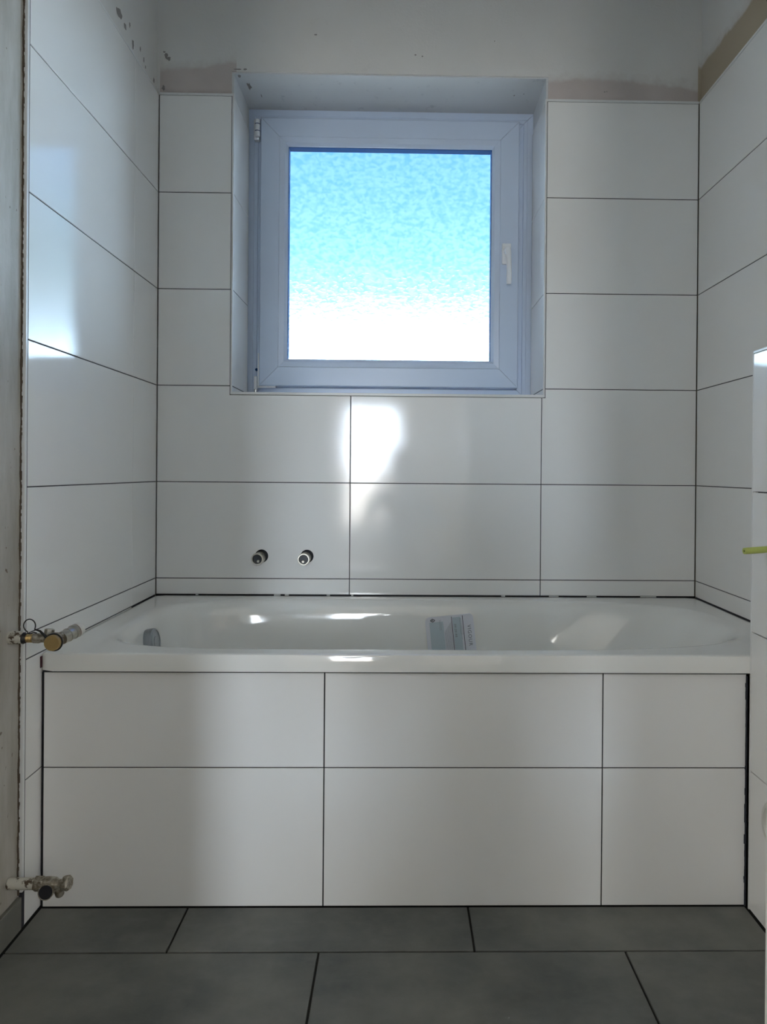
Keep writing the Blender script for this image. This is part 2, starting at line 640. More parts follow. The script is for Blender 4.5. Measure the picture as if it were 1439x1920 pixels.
while zz < CEIL - .02:
    h = rnd.uniform(.003, .009)
    d = .0032 + .0018 * math.sin(zz * 23) * math.sin(zz * 61 + 1) + rnd.uniform(-.0006, .0006)
    box(bm, XL - PB, XL - .005 - rnd.uniform(0, .002), YT - .007 - d, YT - .005, zz, min(zz + h, CEIL - .01))
    zz += h
obj('mortar_edge', bm, M_MORTAR, wall_left)
LN = ((0, 1, 0), (0, 0, 1), (1, 0, 0))
for k, (y, z, w, h) in enumerate(((-.30, 2.175, .05, .03), (-.26, 2.165, .02, .02), (-.225, 2.19, .01, .016), (-.20, 2.15, .02, .03),
                                  (-.14, 2.17, .008, .016), (-.11, 2.155, .010, .02), (-.095, 2.142, .006, .012), (-.02, 2.14, .012, .02))):
    chip(wall_left, (XL - PB, y, z), *LN, w, h, seed=60 + k)

# ------------------------------------------------------------------ right wall
wall_right = obj('wall_right', boxes((XR + PB, XR + .14, YD0, PB, 0, CEIL)), M_WALL)
tag(wall_right, 'right wall with large white tiles below brown filler', kind='structure')
obj('grout_bed', boxes((XR + .002, XR + PB, YD0, 0, .54, R7)), M_GROUT, wall_right)
rw = ((XR, 0, 0), (0, 1, 0), (0, 0, 1), (-1, 0, 0))
for j, (a, b) in enumerate([(.5485, R2 - G), (R2 + G, R3 - G), (R3 + G, R4 - G), (R4 + G, R5 - G), (R5 + G, R6 - G), (R6 + G, R7 - G)]):
    for c, d in ((-.600, -.002), (-1.202, -.6024), (YD0 + .003, -1.2044)):
        if b < 1.0 and c < -.7:
            continue
        tile(wall_right, (c, d, a, b), *rw)

# ------------------------------------------------------------------ low tiled pre-wall at the right
PX, PY, PZ = 0.672, -0.746, 1.203
wall_front = obj('wall_low', boxes((PX + PB, XR, YD0, PY - .003, 0, PZ - PB)), M_GROUT)
tag(wall_front, 'low tiled installation wall at the right in front of the bath', kind='structure')
pw = ((PX, 0, 0), (0, 1, 0), (0, 0, 1), (-1, 0, 0))
for a, b in ((.003, R1 - G), (R1 + G, R2 - G), (R2 + G, R3 - G), (R3 + G, PZ - .006)):
    for c, d in ((-1.352, PY - .004), (YD0 + .003, -1.3544)):
        tile(wall_front, (c, d, a, b), *pw)
for c, d in ((-1.352, PY - .004), (YD0 + .003, -1.3544)):
    tile(wall_front, (PX + .004, XR - .001, c, d), (0, 0, PZ), (1, 0, 0), (0, 1, 0), (0, 0, 1))
tile(wall_front, (PX + .004, XR - .001, .56, PZ - .004), (0, PY, 0), (1, 0, 0), (0, 0, 1), (0, 1, 0))

# ------------------------------------------------------------------ edge rails (tile trim)
TR = [0]


def trim(bm, label):
    TR[0] += 1
    return tag(obj('trim_%d' % TR[0], bm, M_TRIM), label, kind='structure')


trim(bevel_box(XL, WX0 - .001, -.0006, PB, R7, R7 + .0075, .001, 1), 'white edge rail on top of the tiles left of the window')
trim(bevel_box(WX1 + .001, XR, -.0006, PB, R7, R7 + .0075, .001, 1), 'white edge rail on top of the tiles right of the window')
trim(bevel_box(WX0 - .0052, WX0 + .0006, -.0008, .006, WZ0 - .004, R7 + .0075, .0012, 2), 'white upright rail on the left edge of the window reveal')
trim(bevel_box(WX1 - .0006, WX1 + .0052, -.0008, .006, WZ0 - .004, R7 + .0075, .0012, 2), 'white upright rail on the right edge of the window reveal')
trim(bevel_box(WX0 - .0052, WX1 + .0052, -.0012, .006, WZ0 - .0052, WZ0 + .003, .0012, 2), 'white rail along the front edge of the window sill')
trim(bevel_box(XL - .008, XL + .0006, YT - .0065, YT + .0015, 0.075, CEIL - .005, .0012, 2), 'white upright rail ending the tiles on the left wall')
trim(bevel_box(XL - PB, XL + .0006, YT, -.001, R7, R7 + .0045, .001, 1), 'white rail on top of the left wall tiles')
trim(bevel_box(XR - .0006, XR + PB, YD0, -.001, R7, R7 + .0075, .001, 1), 'white rail on top of the right wall tiles')
trim(bevel_box(PX - .0006, PX + .006, PY - .0035, PY + .0008, 0.0, PZ + .001, .0012, 2), 'white upright rail on the corner of the low wall')
trim(bevel_box(PX - .0008, PX + .005, YD0 + .001, PY - .0036, PZ - .0055, PZ + .0008, .0012, 2), 'white rail on the top edge of the low wall')

# ------------------------------------------------------------------ floor and ceiling
floor = obj('floor', boxes((-2.3, 2.3, -6.3, .40, -.12, -.003)), M_FGROUT)
tag(floor, 'dark grey stone-look tiled floor', kind='structure')
fl = ((0, 0, 0), (1, 0, 0), (0, 1, 0), (0, 0, 1))
FJ = .0022
ys = [-.738, -.8853, -1.187, -1.489, -1.791]
for r in range(4):
    off = (.0665 if r % 2 == 0 else .3625)
    xj = [off + k * .601 for k in range(-3, 4)]
    xj = [XL + .002] + [x for x in xj if XL + .03 < x < PX - .03] + [PX - .002]
    for a, b in zip(xj, xj[1:]):
        tile(floor, (a + FJ, b - FJ, ys[r + 1] + FJ, ys[r] - (FJ if r else 0)), *fl, t=.006, m=M_FLOOR, name='floor_tile', ch=.0006)
for r in range(7):
    y1 = -1.791 - r * .602
    for c in range(4):
        x0 = -2.2 + c * 1.1
        tile(floor, (x0 + FJ, x0 + 1.1 - FJ, y1 - .602 + FJ, y1 - FJ), *fl, t=.006, m=M_FLOOR, name='floor_tile')
tag(obj('ceiling', boxes((-2.3, 2.3, -6.3, .40, CEIL, CEIL + .12)), M_CEIL), 'white ceiling of bathroom and hall', kind='structure')
bl = obj('baseboard_left', bevel_box(XL - PB + .002, XL + .001, YD0, YT - .0085, .002, .068, .0012, 1), M_FLOOR)
tag(bl, 'grey stoneware skirting under the bare plaster wall', kind='structure')

# ------------------------------------------------------------------ doorway wall and hall behind the photographer
wd = obj('wall_front', boxes((-2.3, DX0 - .03, YD1, YD0, 0, CEIL), (DX1 + .03, 2.3, YD1, YD0, 0, CEIL), (DX0 - .03, DX1 + .03, YD1, YD0, 2.03, CEIL)), M_HALL)
tag(wd, 'wall with the doorway the picture is taken through', kind='structure')
dr = obj('door_1', boxes((DX1, DX1 + .03, YD1 - .012, YD0 + .012, 0, 2.03), (DX0 - .03, DX0, YD1 - .012, YD0 + .012, 0, 2.03),
                         (DX0, DX1, YD1 - .012, YD0 + .012, 2.0, 2.03)), M_FRAMEW)
tag(dr, 'white lacquered door frame at the right edge of the picture', kind='structure')
bm = boxes((DX1 - .0, DX1 + .085, YD0 + .012, YD0 + .022, 0, 2.085), (DX0 - .085, DX0, YD0 + .012, YD0 + .022, 0, 2.085), (DX0, DX1, YD0 + .012, YD0 + .022, 2.0, 2.085))
obj('casing', bm, M_FRAMEW, dr)
HY = -6.0
HX0, HX1, HZ0, HZ1 = -0.70, -0.14, 0.35, 1.66
hall = obj('wall_hall', boxes((-2.3, HX0, HY - .2, HY, 0, CEIL), (HX1, 2.3, HY - .2, HY, 0, CEIL), (HX0, HX1, HY - .2, HY, 0, HZ0), (HX0, HX1, HY - .2, HY, HZ1, CEIL),
                              (-2.3, -2.2, HY, YD1, 0, CEIL), (2.2, 2.3, HY, YD1, 0, CEIL)), M_HALL)
tag(hall, 'painted walls of the room behind the photographer', kind='structure')
# ------------------------------------------------------------------ window
FY = .245        # outer frame face
SY = .224        # sash face


def frame_rails(rect, prof, names, m, parent, mitre_gap=.0006):
    """four mitred rails; prof = list of (inset, y) cross-section, closed at the back"""
    x0, x1, z0, z1 = rect
    out = []
    for side in range(4):
        bm = bmesh.new()
        loops = []
        for end in range(2):
            ring = []
            for s, y in prof:
                g = mitre_gap
                if side == 0:
                    p = ((x0 + s + g) if end == 0 else (x1 - s - g), y, z1 - s)
                elif side == 1:
                    p = (x1 - s, y, (z1 - s - g) if end == 0 else (z0 + s + g))
                elif side == 2:
                    p = ((x1 - s - g) if end == 0 else (x0 + s + g), y, z0 + s)
                else:
                    p = (x0 + s, y, (z0 + s + g) if end == 0 else (z1 - s - g))
                ring.append(bm.verts.new(p))
            loops.append(ring)
        n = len(prof)
        for i in range(n):
            j = (i + 1) % n
            bm.faces.new((loops[0][i], loops[0][j], loops[1][j], loops[1][i]))
        bm.faces.new(loops[0][::-1])
        bm.faces.new(loops[1])
        out.append(obj(names, bm, m, parent))
    return out


win = empty('window_1', ((WX0 + WX1) / 2, .25, WZ0))
tag(win, 'white plastic tilt-and-turn window with rippled obscure glass', kind='structure')
O = (WX0 - .006, WX1 + .006, WZ0 - .008, WZ1 - .0045)
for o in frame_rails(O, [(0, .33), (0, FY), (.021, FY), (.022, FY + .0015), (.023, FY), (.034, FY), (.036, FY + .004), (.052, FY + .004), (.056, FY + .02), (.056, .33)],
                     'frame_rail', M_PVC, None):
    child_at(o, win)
S = (-.576, .316, 1.229, 2.150)
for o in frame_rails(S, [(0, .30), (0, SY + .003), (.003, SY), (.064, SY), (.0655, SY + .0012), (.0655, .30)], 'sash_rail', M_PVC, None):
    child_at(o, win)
S2 = (S[0] + .066, S[1] - .066, S[2] + .066, S[3] - .066)
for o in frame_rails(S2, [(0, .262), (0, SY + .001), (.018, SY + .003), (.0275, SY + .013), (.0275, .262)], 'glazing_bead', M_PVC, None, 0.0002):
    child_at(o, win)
S3 = (S2[0] + .0265, S2[1] - .0265, S2[2] + .0265, S2[3] - .0265)
for o in frame_rails(S3, [(0, .277), (0, SY + .0175), (.0022, SY + .0175), (.0022, .277)], 'glazing_gasket', M_SPACER, None, 0.0):
    child_at(o, win)
gx0, gx1, gz0, gz1 = S3[0] + .0004, S3[1] - .0004, S3[2] + .0004, S3[3] - .0004
child_at(obj('glass_pane', boxes((gx0, gx1, SY + .0185, SY + .0205, gz0, gz1)), M_CLEAR), win)
child_at(obj('glass_pane', boxes((gx0, gx1, .2765, .2805, gz0, gz1)), M_RIPPLE), win)['label'] = 'rippled obscure glass pane'

# top hinge: barrel of three knuckles with dark rings
hx, hy, hz = S[0] - .010, SY - .004, 2.110
h = obj('hinge', lathe(bmesh.new(), (hx, hy, hz - .030), (0, 0, 1), [(0, .006), (.002, .0085), (.018, .0085), (.018, .0085), (.040, .0085), (.058, .0085), (.060, .006)], 20), M_PVC2, None, True)
child_at(h, win)
pl = obj('hinge_plate', bevel_box(hx - .014, hx + .004, SY + .001, FY + .004, hz - .038, hz + .034, .004, 3), M_PVC2)
child_at(pl, h)
for q in (-.012, .012):
    child_at(obj('hinge_ring', lathe(bmesh.new(), (hx, hy, hz + q), (0, 0, 1), [(0, .0088), (.0025, .0088)], 20), M_SPACER, None, True), h)
# bottom corner hinge
hb = obj('hinge', bevel_box(S[0] - .017, S[0] - .006, SY - .002, SY + .02, 1.215, 1.262, .003, 2), M_PVC2)
child_at(hb, win)
child_at(obj('hinge_pin', lathe(bmesh.new(), (S[0] - .0115, SY + .004, 1.186), (0, 0, 1), [(0, .006), (.03, .006)], 16), M_CHROME, None, True), hb)
child_at(obj('hinge_arm', boxes((S[0] - .004, S[0] + .0005, SY - .002, SY + .006, 1.224, 1.34), (S[0] - .004, S[0] + .058, SY - .002, SY + .006, 1.2215, 1.2275)), M_PVC2), hb)
child_at(obj('hinge_screw', lathe(bmesh.new(), (S[0] - .010, SY + .014, 1.285), (0, -1, 0), [(0, .005), (.004, .005)], 14), M_SPACER, None, True), hb)
# handle
hx, hz = .2725, 1.690
hp = obj('window_handle', bevel_box(hx - .0155, hx + .0155, SY - .010, SY, hz - .036, hz + .036, .003, 3), M_PVC2, None, True)
child_at(hp, win)
child_at(obj('handle_neck', lathe(bmesh.new(), (hx, SY - .008, hz + .008), (0, -1, 0), [(0, .0115), (.012, .0105), (.03, .0095), (.036, .007)], 20), M_PVC2, None, True), hp)
bm = bmesh.new()
lev = [(hx, SY - .036, hz + .016, .009, .006), (hx + .001, SY - .040, hz + .002, .0100, .006), (hx + .003, SY - .043, hz - .03, .0090, .006),
       (hx + .004, SY - .045, hz - .07, .0088, .0055), (hx + .004, SY - .044, hz - .105, .0092, .005), (hx + .004, SY - .040, hz - .112, .008, .004)]
rings = []
for x, y, z, a, b in lev:
    rings.append([bm.verts.new((x + a * math.cos(2 * PI * k / 16), y + b * math.sin(2 * PI * k / 16), z)) for k in range(16)])
for A, B in zip(rings, rings[1:]):
    for k in range(16):
        bm.faces.new((A[k], A[(k + 1) % 16], B[(k + 1) % 16], B[k]))
bm.faces.new(rings[0]); bm.faces.new(rings[-1])
child_at(obj('handle_lever', bm, M_PVC2, None, True), hp)

# ------------------------------------------------------------------ tiled bath apron
ap = empty('bath_apron', (-.09, -.735, 0))
tag(ap, 'white tiled front panel under the bathtub', 'bath panel')
AY = -.735
child_at(obj('apron_core', boxes((XL + .001, PX - .001, AY + .003, AY + .025, 0, .503)), M_BLACK), ap)
child_at(obj('dark_gap', boxes((XL + .0012, XL + .0052, AY + .0005, AY + .004, .002, .503)), M_BLACK), ap)
aw = ((0, AY, 0), (1, 0, 0), (0, 0, 1), (0, -1, 0))
ax = [XL + .0055, JX0 - .0015, JX1 - .001, PX - .0032]
for i in range(3):
    for a, b in ((.0015, R1 - G), (R1 + G, .5035)):
        t_ = tile(ap, (ax[i] + (.0013 if i else 0), ax[i + 1] - (.0013 if i < 2 else 0), a, b), *aw)
        t_.location = Vector(t_.location) - Vector(ap.location)
bm = bmesh.new()
rnd = random.Random(11)
zz = .0
while zz < .49:
    h = rnd.uniform(.006, .02)
    w = rnd.uniform(.0022, .0055)
    box(bm, PX - w, PX - .0003, AY - rnd.uniform(.0002, .0015), AY + .003, zz, min(zz + h, .5))
    zz += h
child_at(obj('grout_smear', bm, mat('grout_smear', (0.035, 0.04, 0.055), 0.8)), ap)

# ------------------------------------------------------------------ bathtub
tub = empty('bathtub', (0, -.375, 0))
tag(tub, 'white enamelled built-in bathtub under the window', 'bathtub')
N = 192


def se(a, b, nl, nr, cx, cy, z):
    out = []
    for i in range(N):
        t = 2 * PI * (i + .5) / N
        c, s = math.cos(t), math.sin(t)
        n = nr if c > 0 else nl
        f = (abs(c) ** n + abs(s) ** n) ** (-1 / n)
        out.append((cx + a * c * f, cy + b * s * f, z))
    return out


def outer(da, z):
    out = []
    for i in range(N):
        t = 2 * PI * (i + .5) / N
        c, s = math.cos(t), math.sin(t)
        A, B = .848 - da, .3725 - da
        f = 1 / max(abs(c), abs(s))
        out.append((A * c * f, -.3745 + B * s * f, z))
    return out


# angles are taken on an ellipse so that the corner points stay close together
def tub_rings():
    rr = [outer(.004, .508), outer(0, .5085), outer(0, .5405), outer(.0012, .5445), outer(.005, RIM), outer(.012, RIM)]
    a, b, cx, cy = .784, .323, 0.0, -.380
    ins = [(-.006, RIM), (0, .5459), (.005, .5454), (.010, .5444), (.015, .5426), (.020, .5398), (.025, .5355), (.0295, .5295), (.0335, .522), (.037, .512), (.040, .50), (.046, .46), (.055, .40),
           (.066, .33), (.080, .26), (.100, .20), (.135, .155), (.19, .135), (.26, .13)]
    for k, (d, z) in enumerate(ins):
        dep = (RIM - z) / .416
        nl = 5.0 - 1.6 * dep
        nr = 3.3 - .5 * dep
        slope = .26 * dep                       # sloping back at the right end
        A = a - d - slope / 2
        rr.append(se(A, b - d * .75, nl, nr, cx - slope / 2, cy, z))
    return rr


bm = bmesh.new()
RV = [[bm.verts.new(p) for p in r] for r in tub_rings()]
for A, B in zip(RV, RV[1:]):
    for i in range(N):
        bm.faces.new((A[i], A[(i + 1) % N], B[(i + 1) % N], B[i]))
bm.faces.new(RV[-1])
bmesh.ops.recalc_face_normals(bm, faces=bm.faces)
BVH = BVHTree.FromBMesh(bm)
tb = obj('tub_shell', bm, M_ENAMEL, None, True)
child_at(tb, tub)
child_at(obj('sealant_smear', boxes((XL + .0004, XL + .0016, -.742, -.70, .514, .538)), mat('red_sealant', (0.07, 0.014, 0.03), 0.6)), tub)
child_at(obj('seam', boxes((XL + .004, PX - .001, -.738, -.70, .5045, .508)), M_BLACK), tub)
# overflow cap on the left end wall
hit = BVH.ray_cast(Vector((-.4, -.385, .485)), Vector((-1, 0, 0)))[0]
ax_ = Vector((1, 0, .14)).normalized()
oc = obj('overflow_cap', lathe(bmesh.new(), hit - ax_ * .004, ax_, [(0, .034), (.004, .036), (.022, .036), (.0255, .033), (.0262, .030), (.0245, .029), (.0245, .016), (.0258, .015), (.0258, .002)], 48), M_SATIN, None, True)
child_at(oc, tub)
child_at(obj('gasket', lathe(bmesh.new(), hit - ax_ * .008, ax_, [(0, .035), (.005, .0352)], 40), M_RUBBER, None, True), oc)

# ------------------------------------------------------------------ leaflet lying on the inner back slope of the bath
LC = Vector((.071, .427))      # centre on (x, z)
LA = math.radians(6.0)
LW, LH = .146, .152


def sheet(s, t, off):
    """leaflet coordinates (s right, t up, metres) to a point just in front of the enamel"""
    x = LC.x + s * math.cos(LA) - t * math.sin(LA)
    z = LC.y + (s * math.sin(LA) + t * math.cos(LA))
    h_ = BVH.ray_cast(Vector((x, -.35, z)), Vector((0, 1, 0)))
    p, n = h_[0], h_[1]
    if n.y > 0:
        n = -n
    return p + n * off


def sheet_obj(name, w, h, rad, off, th, m, cx=0, cy=0, seg=14, wob=0.0):
    bm = bmesh.new()
    cols = []
    for i in range(seg + 1):
        row = []
        for j in range(seg + 1):
            s, t = (i / seg - .5) * w, (j / seg - .5) * h
            # rounded corners
            ex, ey = abs(s) - (w / 2 - rad), abs(t) - (h / 2 - rad)
            if ex > 0 and ey > 0:
                L = math.hypot(ex, ey)
                k = min(1, rad / L) if L > 0 else 1
                s = math.copysign(w / 2 - rad + ex * k, s)
                t = math.copysign(h / 2 - rad + ey * k, t)
            wv = wob * math.sin(37 * s + 61 * t) * math.sin(90 * t - 25 * s) if wob else 0
            row.append(bm.verts.new(sheet(cx + s, cy + t, off + abs(wv))))
        cols.append(row)
    for i in range(seg):
        for j in range(seg):
            bm.faces.new((cols[i][j], cols[i + 1][j], cols[i + 1][j + 1], cols[i][j + 1]))
    if th == 0:
        return obj(name, bm, m, None, True)
    r = bmesh.ops.extrude_face_region(bm, geom=list(bm.faces))
    for v in [g for g in r['geom'] if isinstance(g, bmesh.types.BMVert)]:
        v.co += Vector((0, th, 0))
    return obj(name, bm, m, None, True)


M_PAPER = mat('leaflet_paper', (0.80, 0.83, 0.90), 0.55)
M_PAPERB = mat('leaflet_blue_panel', (0.56, 0.66, 0.72), 0.5)
M_INK = mat('leaflet_ink', (0.02, 0.03, 0.05), 0.6)
M_INKG = mat('leaflet_grey_print', (0.17, 0.19, 0.23), 0.6)
M_FILM = bpy.data.materials.new('clear_film')
M_FILM.use_nodes = True
t = M_FILM.node_tree
pb = t.nodes['Principled BSDF']
tr = t.nodes.new('ShaderNodeBsdfTransparent')
gl = t.nodes.new('ShaderNodeBsdfGlossy')
gl.inputs['Roughness'].default_value = .12
fr = t.nodes.new('ShaderNodeFresnel'); fr.inputs[0].default_value = 1.22
mx = t.nodes.new('ShaderNodeMixShader')
t.links.new(fr.outputs[0], mx.inputs[0]); t.links.new(tr.outputs[0], mx.inputs[1]); t.links.new(gl.outputs[0], mx.inputs[2])
t.links.new(mx.outputs[0], t.nodes['Material Output'].inputs[0])
lf = empty('leaflet', tuple(sheet(0, 0, .004)))
tag(lf, 'white printed leaflet in a clear plastic sleeve inside the bathtub', 'leaflet')
child_at(sheet_obj('paper', LW, LH, .012, .0030, .0006, M_PAPER), lf)
child_at(sheet_obj('blue_panel', .042, .128, .001, .0036, .0002, M_PAPERB, cx=-.040, cy=-.004), lf)
child_at(sheet_obj('blue_panel', .024, .138, .001, .0036, .0002, M_PAPERB, cx=.022, cy=0), lf)
child_at(sheet_obj('plastic_sleeve', LW + .016, LH + .018, .006, .0046, 0, M_FILM, cx=-.001, cy=.001, seg=30, wob=.0035), lf)


def stroke(bm, s0, t0, s1, t1, w, off=.0041, seg=6):
    d = Vector((s1 - s0, t1 - t0)); L = d.length; d /= L; n = Vector((-d.y, d.x)) * w / 2
    prev = None
    for i in range(seg + 1):
        c = Vector((s0, t0)) + d * L * i / seg
        cur = (bm.verts.new(sheet(c.x + n.x, c.y + n.y, off)), bm.verts.new(sheet(c.x - n.x, c.y - n.y, off)))
        if prev:
            bm.faces.new((prev[0], prev[1], cur[1], cur[0]))
        prev = cur


bm = bmesh.new()
stroke(bm, .0075, .072, .0075, -.068, .0017)
stroke(bm, .0405, .072, .0405, -.068, .0017)
child_at(obj('ruled_line', bm, M_INK), lf)
bm = bmesh.new()
rnd = random.Random(5)
for i in range(8):
    s = -.016 + i * .0030
    stroke(bm, s, .062 - .004 * (8 - i), s, -.045 + rnd.uniform(-.02, .02), .0006, seg=4)
for s in (-.030, -.026):
    stroke(bm, s, .066, s, .034, .0006, seg=4)
for s in (.0315, .034, .0365):
    stroke(bm, s, .066, s, .0 + rnd.uniform(-.03, .02), .0005, seg=4)
child_at(obj('small_print', bm, M_INKG), lf)


def sheet_text(txt, size, cx, cy, m, name, spacing=1.0):
    """lettering that reads downwards (turned a quarter clockwise)"""
    cu = bpy.data.curves.new('t', 'FONT')
    cu.body = txt
    cu.size = size
    cu.align_x = 'CENTER'
    cu.align_y = 'CENTER'
    cu.space_character = spacing
    cu.resolution_u = 3
    to = bpy.data.objects.new('t', cu)
    COL.objects.link(to)
    dg = bpy.context.evaluated_depsgraph_get()
    me = bpy.data.meshes.new_from_object(to.evaluated_get(dg))
    bpy.data.objects.remove(to)
    me.name = name
    for v in me.vertices:
        x, y = v.co.x, v.co.y
        v.co = sheet(cx + y, cy - x, .0042)
    me.materials.clear()
    return child_at(link(name, me, m), lf)


sheet_text('VIGOUR', .0150, .0575, .012, M_INKG, 'lettering', 1.18)
sheet_text('20120100', .0075, .0165, .030, M_INK, 'lettering', 1.35)
bm = bmesh.new()
for a, b in (((-.0575, .066), (-.0505, .0705)), ((-.0505, .0705), (-.0435, .066)), ((-.0435, .066), (-.0505, .0605)), ((-.0505, .0605), (-.0575, .066)),
             ((-.053, .0685), (-.053, .0635)), ((-.050, .0685), (-.050, .0635))):
    stroke(bm, *a, *b, .0016, seg=1)
child_at(obj('recycling_mark', bm, M_INK), lf)

# ------------------------------------------------------------------ two pipe stubs for the bath tap
for k, (x, lab) in enumerate(((-.524, 'left of the two chrome tap connections in the wall above the bath'), (-.382, 'right of the two chrome tap connections in the wall above the bath'))):
    z = .6665
    st = empty('tap_connection', (x, 0, z))
    tag(st, lab, 'pipe', 'tap connections above the bath')
    child_at(obj('cut_out', lathe(bmesh.new(), (x + .004, -.0002, z + .003), (0, -1, 0), [(0, .0205), (.0006, .0205)], 36), M_BLACK), st)
    bm = lathe(bmesh.new(), (x, .002, z - .001), (0, -1, 0), [(0, .0180), (.044, .0180), (.045, .0186), (.052, .0186), (.055, .0176), (.055, .0146), (.02, .0142)], 32, cap0=False, cap1=False)
    child_at(obj('pipe', bm, M_STEEL, None, True), st)
    child_at(obj('bore', lathe(bmesh.new(), (x, -.020, z - .001), (0, -1, 0), [(0, .0144), (.016, .0144)], 24), M_DARK, None, True), st)
    bm = lathe(bmesh.new(), (x + (.001, -.003)[k], -.036, z - .009), (0, -1, 0), [(0, .0048), (.007, .0040)], 6)
    child_at(obj('hex_key', bm, M_STEEL), st)

# ------------------------------------------------------------------ upper stop valve on the left
VX, VY, VZ = XL - PB + .002, -.850, .603
v1 = empty('stop_valve', (VX, VY, VZ))
tag(v1, 'brass stop valve with black strap and chrome outlet beside the bath', 'valve')
a = (1, 0, 0)
child_at(obj('wall_socket', lathe(bmesh.new(), (VX, VY, VZ), a, [(0, .0125), (.004, .0135), (.018, .0128), (.026, .0115), (.028, .009)], 24), M_PIPE, None, True), v1)
child_at(obj('seal', lathe(bmesh.new(), (VX + .024, VY, VZ - .001), a, [(0, .0105), (.004, .0115), (.010, .0085)], 20), M_RUBBER, None, True), v1)
th = [(0, .0078)]
for i in range(5):
    th += [(.003 * i + .001, .0088), (.003 * i + .0025, .0078)]
child_at(obj('thread', lathe(bmesh.new(), (VX + .032, VY, VZ - .001), a, th + [(.016, .0078)], 24), M_BRASS, None, True), v1)
child_at(obj('valve_body', lathe(bmesh.new(), (VX + .046, VY, VZ - .001), a, [(0, .0075), (.002, .0098), (.012, .0100), (.017, .0082), (.030, .0085), (.042, .0115), (.056, .0115), (.06, .008)], 24), M_OLD, None, True), v1)
kx, kz = VX + .092, VZ - .006
cap = obj('brass_cap', lathe(bmesh.new(), (kx, VY + .004, kz), (.02, -1, 0), [(0, .0125), (.012, .0135), (.013, .0155), (.024, .0155), (.0262, .0145), (.0262, .002)], 36), M_BRASS, None, True)
child_at(cap, v1)
pts = [(kx + .0005 + .0163 * math.cos(2 * PI * i / 40), VY - .012, kz + .0163 * math.sin(2 * PI * i / 40)) for i in range(40)]
child_at(obj('rubber_ring', tube(bmesh.new(), pts, .0017, 8, True), M_RUBBER, None, True), v1)
lx, lz = VX + .044, VZ + .026
pts = []
for i in range(28):
    t_ = math.radians(-18 + 268 * i / 27)
    pts.append((lx + .0115 * math.cos(t_), VY - .010, lz + .0125 * math.sin(t_)))
pts = [(kx - .012, VY - .014, kz + .009), (kx - .020, VY - .014, kz + .0165), (kx - .026, VY - .013, kz + .022), (lx + .0105, VY - .011, lz - .007)] + pts
pts += [(lx - .004, VY - .010, lz - .0155), (lx + .002, VY - .009, lz - .016), (lx + .008, VY - .009, lz - .0135), (lx + .014, VY - .010, lz - .0145)]
rad = [.0032, .0026, .0022, .0016] + [.0012] * (len(pts) - 4)
child_at(obj('rubber_strap', tube(bmesh.new(), pts, rad, 8), M_RUBBER, None, True), v1)
child_at(obj('handle_stub', lathe(bmesh.new(), (VX + .074, VY + .006, VZ + .004), (.1, .2, 1), [(0, .009), (.004, .010), (.011, .010), (.013, .007)], 8), M_STEEL, None, True), v1)
ea = Vector((.34, .92, .20)).normalized()
eo = Vector((kx + .008, VY + .006, kz + .004))
child_at(obj('outlet', lathe(bmesh.new(), eo, ea, [(0, .0130), (.014, .0130), (.0145, .0138), (.017, .0138), (.018, .0130), (.028, .0132), (.029, .0144), (.036, .0144)], 32), M_STEEL, None, True), v1)
child_at(obj('outlet_seal', lathe(bmesh.new(), eo + ea * .035, ea, [(0, .0143), (.0025, .0143)], 28), mat('brown_ring', (.2, .12, .09), .6), None, True), v1)
child_at(obj('white_plug', lathe(bmesh.new(), eo + ea * .0375, ea, [(0, .0143), (.006, .0145), (.012, .0125), (.015, .007)], 28), M_BONE, None, True), v1)

# ------------------------------------------------------------------ lower stop valve
LVX, LVY, LVZ = XL - PB + .002, -.850, .115
v2 = empty('stop_valve', (LVX, LVY, LVZ))
tag(v2, 'old corroded angle valve on a stained white pipe near the floor', 'valve')
child_at(obj('pipe', lathe(bmesh.new(), (LVX, LVY, LVZ), a, [(0, .0095), (.002, .0112), (.052, .0112), (.055, .0095)], 24), M_PIPE, None, True), v2)
child_at(obj('hex_nut', lathe(bmesh.new(), (LVX + .052, LVY, LVZ), a, [(0, .011), (.002, .0145), (.018, .0145), (.020, .0125)], 6, phase=.3), M_OLD), v2)
child_at(obj('valve_body', lathe(bmesh.new(), (LVX + .070, LVY, LVZ), a, [(0, .0125), (.01, .0135), (.024, .0120), (.030, .0085), (.040, .0075), (.044, .009)], 24), M_OLD, None, True), v2)
bm = lathe(bmesh.new(), (LVX + .080, LVY + .004, LVZ - .012), (.12, -1, .22), [(0, .0125), (.014, .0140), (.024, .0145), (.024, .0130), (.018, .0128)], 28, cap1=False)
child_at(obj('outlet', bm, M_OLD, None, True), v2)
child_at(obj('outlet_bore', lathe(bmesh.new(), (LVX + .080, LVY + .004, LVZ - .012), (.12, -1, .22), [(.017, .0130), (.0232, .0131)], 24), M_BLACK), v2)
child_at(obj('hex_knob', lathe(bmesh.new(), (LVX + .107, LVY, LVZ + .001), (1, -.1, .06), [(0, .0085), (.003, .0135), (.013, .0145), (.016, .0125)], 8, phase=.2), M_OLD), v2)
child_at(obj('bottom_stub', lathe(bmesh.new(), (LVX + .093, LVY + .006, LVZ - .006), (.25, .15, -1), [(0, .0085), (.022, .0085), (.025, .006)], 16), M_OLD, None, True), v2)

